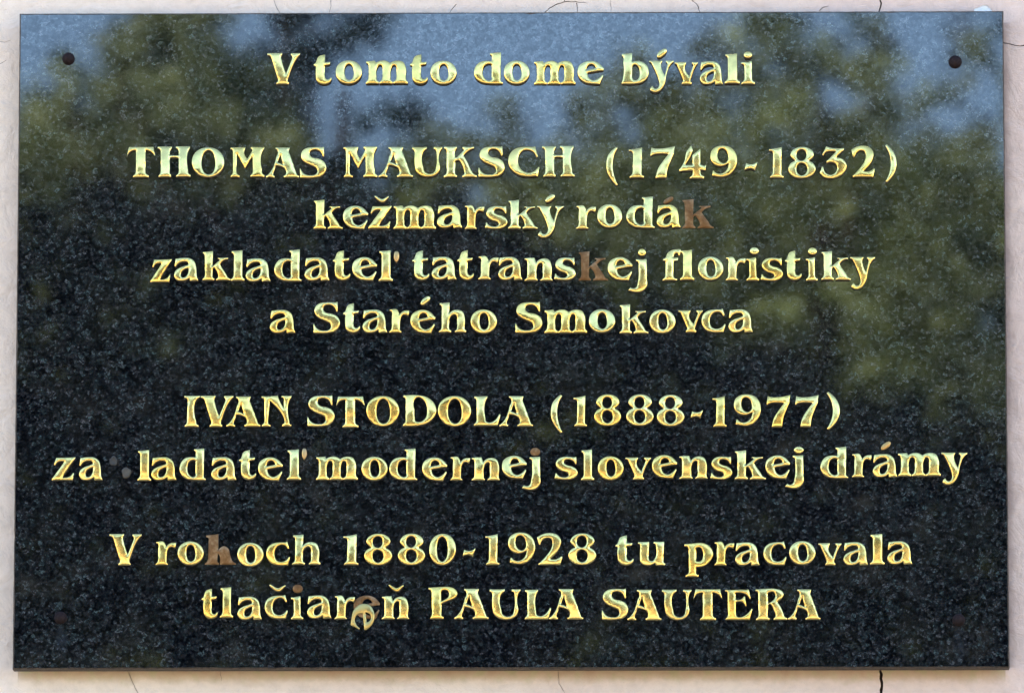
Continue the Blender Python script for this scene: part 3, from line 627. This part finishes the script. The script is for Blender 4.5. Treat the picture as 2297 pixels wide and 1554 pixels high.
piece("'", 'accent', 100, 990, 3.828, 2208, 2250, 55, 152, 4, M_BRD, 'tarnished tan apostrophe accent')
piece('dot', 'letter_dot', 1150, 90, 4.102, 2127, 2203, 113, 173, 9)
piece('dot', 'letter_dot', 910, 550, 4.176, 2178, 2250, 35, 102, 8)
piece('dot', 'letter_dot', 1460, 550, 4.417, 980, 1070, 22, 92, 7)
piece('dot', 'letter_dot', 1460, 550, 4.417, 1558, 1645, 30, 100, 9)
piece('dot', 'letter_dot', 690, 990, 4.176, 2085, 2178, 57, 132, 5, M_BK, 'bare brown dot with no brass cap')
piece('dot', 'letter_dot', 1230, 990, 3.828, 2110, 2192, 40, 98, 4)
piece('dot', 'letter_dot', 440, 1300, 4.594, 993, 1097, 45, 132, 5, M_BK, 'bare greyish brown dot with no brass cap')

# the e that lost its cap, and the cap hanging in front of it turned on its side
place('e', 720+760/10.44, 720+1380/10.44, 1290+1000/10.44, 5, M_BK, label='bare brown letter e behind the hanging brass cap', thick=5.0)
M_LO = brass('thin_brass_cap', (.46, .35, .13), .36, .6)
me_e, wd_e, lo_e, hi_e = mesh_with('e', M_LO, 3.0)
shell = bpy.data.objects.new('letter', me_e); C.objects.link(shell); shell.parent = plaque
shell['label'] = 'loose brass letter e hanging turned on its side'
cpt = px2plane(720+972/10.44, 1290+935/10.44, YF-.012)
cx_, cz_ = (lo_e[0]+hi_e[0])/2*U, (lo_e[1]+hi_e[1])/2*U
shell.matrix_basis = (Matrix.Translation((cpt[0], -.0325-YB+.001, cpt[2]-PZ0)) @ Matrix.Rotation(R(3), 4, 'X') @ Matrix.Rotation(R(-5), 4, 'Z')
    @ Matrix.Rotation(R(93), 4, 'Y') @ Matrix.Diagonal((1.0, 1, 1.0, 1)) @ Matrix.Translation((-cx_, 0, -cz_)))
shell.matrix_basis.translation  # stands proud of the bare e

# glue left where a letter k has dropped off
M_GL = plain('old_glue', (.028, .023, .015), .6, .5, 300, .0006)
def blob(name, u, v, ru, rv_, hgt, mat, ring=False):
    p = px2plane(u, v, YF); V = []; F = []; n = 28
    prof = [(1.0, 0), (.92, .7), (.75, 1.0), (.5, .8 if not ring else .25), (.25, .75 if not ring else .05)]
    for r_, h in prof:
        for k in range(n):
            a = 2*math.pi*k/n; jj = 1+.07*math.sin(3*a+u)+.05*math.sin(5*a)
            V.append((r_*ru*U*jj*math.cos(a), -h*hgt, r_*rv_*U*jj*math.sin(a)))
    for i in range(len(prof)-1):
        for k in range(n): F.append([i*n+k, i*n+(k+1) % n, (i+1)*n+(k+1) % n, (i+1)*n+k])
    F.append([(len(prof)-1)*n+k for k in range(n)])
    o = link(name, mesh(name, V, F, True), mat, plaque); o.location = (p[0], YF-YB-.0002, p[2]-PZ0); return o
o = blob('glue_spot', 254.6, 1034, 9, 11, .0012, M_GL, True); o['label'] = 'upper ring of old glue where a letter is missing'
o = blob('glue_spot', 283.5, 1060, 10.5, 12.5, .0018, plain('pale_old_glue', (.055, .045, .028), .6, .4, 300, .0006)); o['label'] = 'lower pale lump of old glue where a letter is missing'

# rusty dome-headed bolts
M_RU = plain('rusty_iron', (.013, .006, .005), .75, .5, 350, .0008); M_RU.node_tree.nodes['Principled BSDF'].inputs['Specular IOR Level'].default_value = .2
def bolt_mesh():
    V = []; F = []; n = 36; prof = []
    for k in range(9):
        a = math.pi/2*k/8; prof.append((math.cos(a)*.0066, math.sin(a)*.0042+.001))
    prof = [(.0070, 0), (.0070, .0008)]+prof[:-1]
    for r_, h in prof:
        for k in range(n): V.append((r_*math.cos(2*math.pi*k/n), -h, r_*math.sin(2*math.pi*k/n)))
    for i in range(len(prof)-1):
        for k in range(n): F.append([i*n+k, i*n+(k+1) % n, (i+1)*n+(k+1) % n, (i+1)*n+k])
    V.append((0, -.0052, 0)); t = len(V)-1; b0 = (len(prof)-1)*n
    for k in range(n): F.append([b0+k, b0+(k+1) % n, t])
    return mesh('bolt', V, F, True)
bm_ = bolt_mesh()
for (u, v, r_), (bx, bz) in zip(bolts_px, BOLT_XZ):
    o = link('bolt', bm_, M_RU, plaque); o.location = (bx, YF-YB, bz); s = r_*U/.0068; o.scale = (s, 1.3, s)
    o.rotation_euler = (rnd.uniform(-.08, .08), rnd.uniform(0, 6), rnd.uniform(-.05, .05))

# ------------------------------------------------------------------ ground
gr = link('ground', mesh('ground', [(-400, -400, 0), (400, -400, 0), (400, 400, 0), (-400, 400, 0)], [[0, 1, 2, 3]]),
          plain('pale_gravel', (.52, .41, .27), .9, .15, 3))
tag(gr, kind='structure')

# ------------------------------------------------------------------ trees across the street (seen mirrored in the granite)
def mpos(u, v, L):
    """where the thing stands that the polished slab mirrors at photograph pixel (u,v), L metres in front of it"""
    d = fw*FPX + rt*(u-PW/2) - up*(v-PH/2)
    t = (YF-CAM[1]+L)/d[1]; p = CAM+d*t
    return np.array([p[0], -L+YF, p[2]])

def leaves(name, centers, radii, per, size, mat, parent, seed, flat=.55):
    r2 = np.random.default_rng(seed); nC = len(centers); tot = nC*per
    c = np.repeat(centers, per, 0); rr = np.repeat(radii, per)[:, None]
    p = c+r2.normal(0, 1, (tot, 3))*rr*np.array([.55, .55, .5])
    a = r2.normal(0, 1, (tot, 3)); a /= np.linalg.norm(a, axis=1)[:, None]
    b = r2.normal(0, 1, (tot, 3)); b -= (b*a).sum(1)[:, None]*a; b /= np.linalg.norm(b, axis=1)[:, None]
    s = size*r2.uniform(.6, 1.3, (tot, 1))
    V = np.empty((tot*4, 3)); V[0::4] = p-a*s*.55; V[1::4] = p+b*s*.28; V[2::4] = p+a*s*.55; V[3::4] = p-b*s*.28
    me = bpy.data.meshes.new(name); me.vertices.add(tot*4); me.vertices.foreach_set('co', V.ravel())
    me.loops.add(tot*4); me.loops.foreach_set('vertex_index', np.arange(tot*4, dtype=np.int32))
    me.polygons.add(tot); me.polygons.foreach_set('loop_start', np.arange(0, tot*4, 4, dtype=np.int32))
    me.update(calc_edges=True)
    o = link(name, me, mat, parent); o['kind'] = 'stuff'; return o

def tube(p0, p1, r0, r1, V, F, n=7):
    p0, p1 = Vector(p0), Vector(p1); d = (p1-p0).normalized(); x = d.orthogonal().normalized(); y = d.cross(x); b0 = len(V)
    for p, r_ in ((p0, r0), (p1, r1)):
        for k in range(n):
            a = 2*math.pi*k/n; V.append(tuple(p+x*math.cos(a)*r_+y*math.sin(a)*r_))
    for k in range(n): F.append([b0+k, b0+(k+1) % n, b0+n+(k+1) % n, b0+n+k])

def poly_clumps(poly, holes, L, depth, spacing, rad, seed):
    r2 = np.random.default_rng(seed); P = np.array(poly, float); A, B = P, np.roll(P, -1, 0)
    lo, hi = P.min(0), P.max(0); q = []
    y = lo[1]
    while y < hi[1]:
        x = lo[0]
        while x < hi[0]:
            q.append((x+r2.uniform(-.5, .5)*spacing, y+r2.uniform(-.5, .5)*spacing)); x += spacing
        y += spacing
    q = np.array(q); q = q[even_odd(q, A, B)]
    for (hx, hy, hw, hh) in holes: q = q[((q[:, 0]-hx)/hw)**2+((q[:, 1]-hy)/hh)**2 > 1]
    C_ = [mpos(u, v, L)+np.array([0, r2.uniform(-depth, depth), 0]) for u, v in q]
    return np.array(C_), np.full(len(C_), rad)*r2.uniform(.7, 1.3, len(C_))

M_BARK = plain('bark', (.09, .07, .05), .9, .4, 6, .01)
HOLES = [(560, 62, 85, 40), (425, 168, 42, 34), (246, 205, 24, 34), (612, 262, 36, 40), (775, 250, 70, 75), (800, 70, 30, 18), (1060, 180, 60, 30)]
def tree(name, label, poly, L, depth, mat, seed, cx, dens=1.0, rad=.085, size=.075, per=26, spacing=44, holes=HOLES):
    root = empty(name, (0, 0, 0)); tag(root, label, 'tree', None)
    c, r_ = poly_clumps(poly, holes, L, depth, spacing, rad, seed)
    base = mpos(cx, 800, L); base[2] = 0; root.location = tuple(base); top = c[:, 2].max()
    crown = leaves('crown', c-base, r_, int(per*dens), size, mat, root, seed+1)
    V, F = [], []; h = top*.93
    tube((0, 0, -.1), (0, .1, h*.45), .22, .15, V, F, 10); tube((0, .1, h*.45), (.1, 0, h), .15, .03, V, F, 8)
    link('trunk', mesh('trunk', V, F, True), M_BARK, root)
    V, F = [], []; r2 = random.Random(seed)
    for k in range(16):
        q = c[r2.randrange(len(c))]-base; t = r2.uniform(.35, .85)
        z0 = min(h*t, q[2]-.2) if q[2] > 1 else q[2]*.5
        tube((0, .05, max(z0, .5)), tuple(q), .05, .012, V, F, 5)
    link('limb', mesh('limb', V, F, True), M_BARK, root)
    return root

F1 = foliage('yellow_green_leaves', (.08, .11, .07), (.38, .43, .19), 2.6)
F2 = foliage('dark_needles', (.020, .036, .036), (.055, .085, .065), 3)
F3 = foliage('mixed_leaves', (.09, .11, .07), (.37, .43, .17), 2.0)
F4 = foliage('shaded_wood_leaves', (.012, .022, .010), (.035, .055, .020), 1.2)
tree('broadleaf_tree', 'yellow green broadleaf tree mirrored at the upper left of the slab',
     [(-500, 130), (-60, 250), (60, 215), (115, 215), (160, 150), (215, 130), (262, 85), (320, 25), (400, -90), (540, -90), (520, 60), (560, 150), (620, 200), (640, 330), (700, 420), (760, 620), (780, 1000), (760, 2100), (-500, 2100)],
     26.0, 1.0, F1, 31, 260, per=40, spacing=40)
tree('larch_tree', 'dark dense tree filling the gaps behind the yellow green broadleaf tree',
     [(-900, 300), (60, 300), (160, 240), (330, 110), (430, 30), (500, 120), (560, 240), (660, 290), (690, 420), (760, 1500), (-900, 1500)],
     30.0, .7, F2, 33, 330, per=44, spacing=42, holes=HOLES)
tree('spruce_tree', 'dark blue green conifer mirrored between the broadleaf tree and the sky',
     [(640, -120), (860, -120), (870, 50), (790, 95), (725, 160), (705, 230), (690, 330), (780, 340), (850, 300), (885, 235), (905, 205), (935, 235), (950, 330), (985, 470), (1000, 900), (1000, 2100), (450, 2100), (450, 330), (560, 250), (600, 110)],
     29.0, .7, F2, 41, 720, per=34, rad=.075)
tree('young_tree', 'low bushy green tree mirrored under the open sky patch',
     [(900, 460), (930, 340), (960, 290), (990, 340), (1040, 350), (1085, 300), (1130, 265), (1180, 330), (1250, 300), (1300, 330), (1400, 500), (1420, 900), (1400, 2100), (880, 2100)],
     27.5, .8, F3, 51, 1130, per=24)
tree('maple_tree', 'tall olive green tree mirrored across the right half of the slab',
     [(1235, 430), (1280, 270), (1350, 225), (1440, 180), (1510, 160), (1570, 170), (1640, 175), (1690, 120), (1672, 30), (1700, -80), (1780, -80), (1795, 60), (1850, 85), (1925, 115), (1960, 60), (1995, 50), (2010, 150), (2030, 240), (2090, 235), (2160, 175), (2300, 150), (2700, 100), (2700, 225), (2300, 232), (2180, 250), (2090, 290), (2050, 345), (2120, 375), (2240, 345), (2700, 340), (2800, 2100), (1220, 2100)],
     26.6, 1.3, F3, 61, 1800, per=30, spacing=46, holes=[])
tree('lime_tree', 'mid green tree mass mirrored behind the olive green tree at the right',
     [(1150, 420), (1300, 380), (1500, 360), (1750, 330), (2000, 360), (2300, 390), (3600, 380), (3600, 1500), (1150, 1500)],
     30.5, .8, F3, 81, 2200, per=48, spacing=42, holes=[])
tree('ash_tree', 'loose dark branch tips mirrored in the top right corner',
     [(2060, -200), (2080, 20), (2160, 50), (2215, 70), (2300, 90), (2600, 60), (3400, 300), (3400, 2100), (2600, 2100), (2500, 600), (2450, -200)],
     29.5, .8, F4, 71, 2900, per=20, spacing=50, holes=[])
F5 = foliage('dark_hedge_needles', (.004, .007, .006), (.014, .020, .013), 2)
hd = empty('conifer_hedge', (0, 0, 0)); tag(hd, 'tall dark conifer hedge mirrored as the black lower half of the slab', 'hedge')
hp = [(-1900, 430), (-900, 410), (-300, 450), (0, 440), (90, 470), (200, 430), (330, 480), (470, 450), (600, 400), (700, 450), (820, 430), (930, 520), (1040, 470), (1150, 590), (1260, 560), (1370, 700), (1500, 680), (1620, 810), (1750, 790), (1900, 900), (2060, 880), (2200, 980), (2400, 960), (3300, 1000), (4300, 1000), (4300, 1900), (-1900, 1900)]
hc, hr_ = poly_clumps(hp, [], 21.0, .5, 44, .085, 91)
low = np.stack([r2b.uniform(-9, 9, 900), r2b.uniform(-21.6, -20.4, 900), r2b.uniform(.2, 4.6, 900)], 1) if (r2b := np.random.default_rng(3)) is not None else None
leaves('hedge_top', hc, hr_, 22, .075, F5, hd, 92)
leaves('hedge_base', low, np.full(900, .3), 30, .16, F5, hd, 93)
V, F = [], []
for k in range(15): tube((-8.4+k*1.2, -21, -.1), (-8.4+k*1.2, -21, 3.6), .08, .03, V, F)
link('stem', mesh('stem', V, F, True), M_BARK, hd)
# the wood further back, too dense to count
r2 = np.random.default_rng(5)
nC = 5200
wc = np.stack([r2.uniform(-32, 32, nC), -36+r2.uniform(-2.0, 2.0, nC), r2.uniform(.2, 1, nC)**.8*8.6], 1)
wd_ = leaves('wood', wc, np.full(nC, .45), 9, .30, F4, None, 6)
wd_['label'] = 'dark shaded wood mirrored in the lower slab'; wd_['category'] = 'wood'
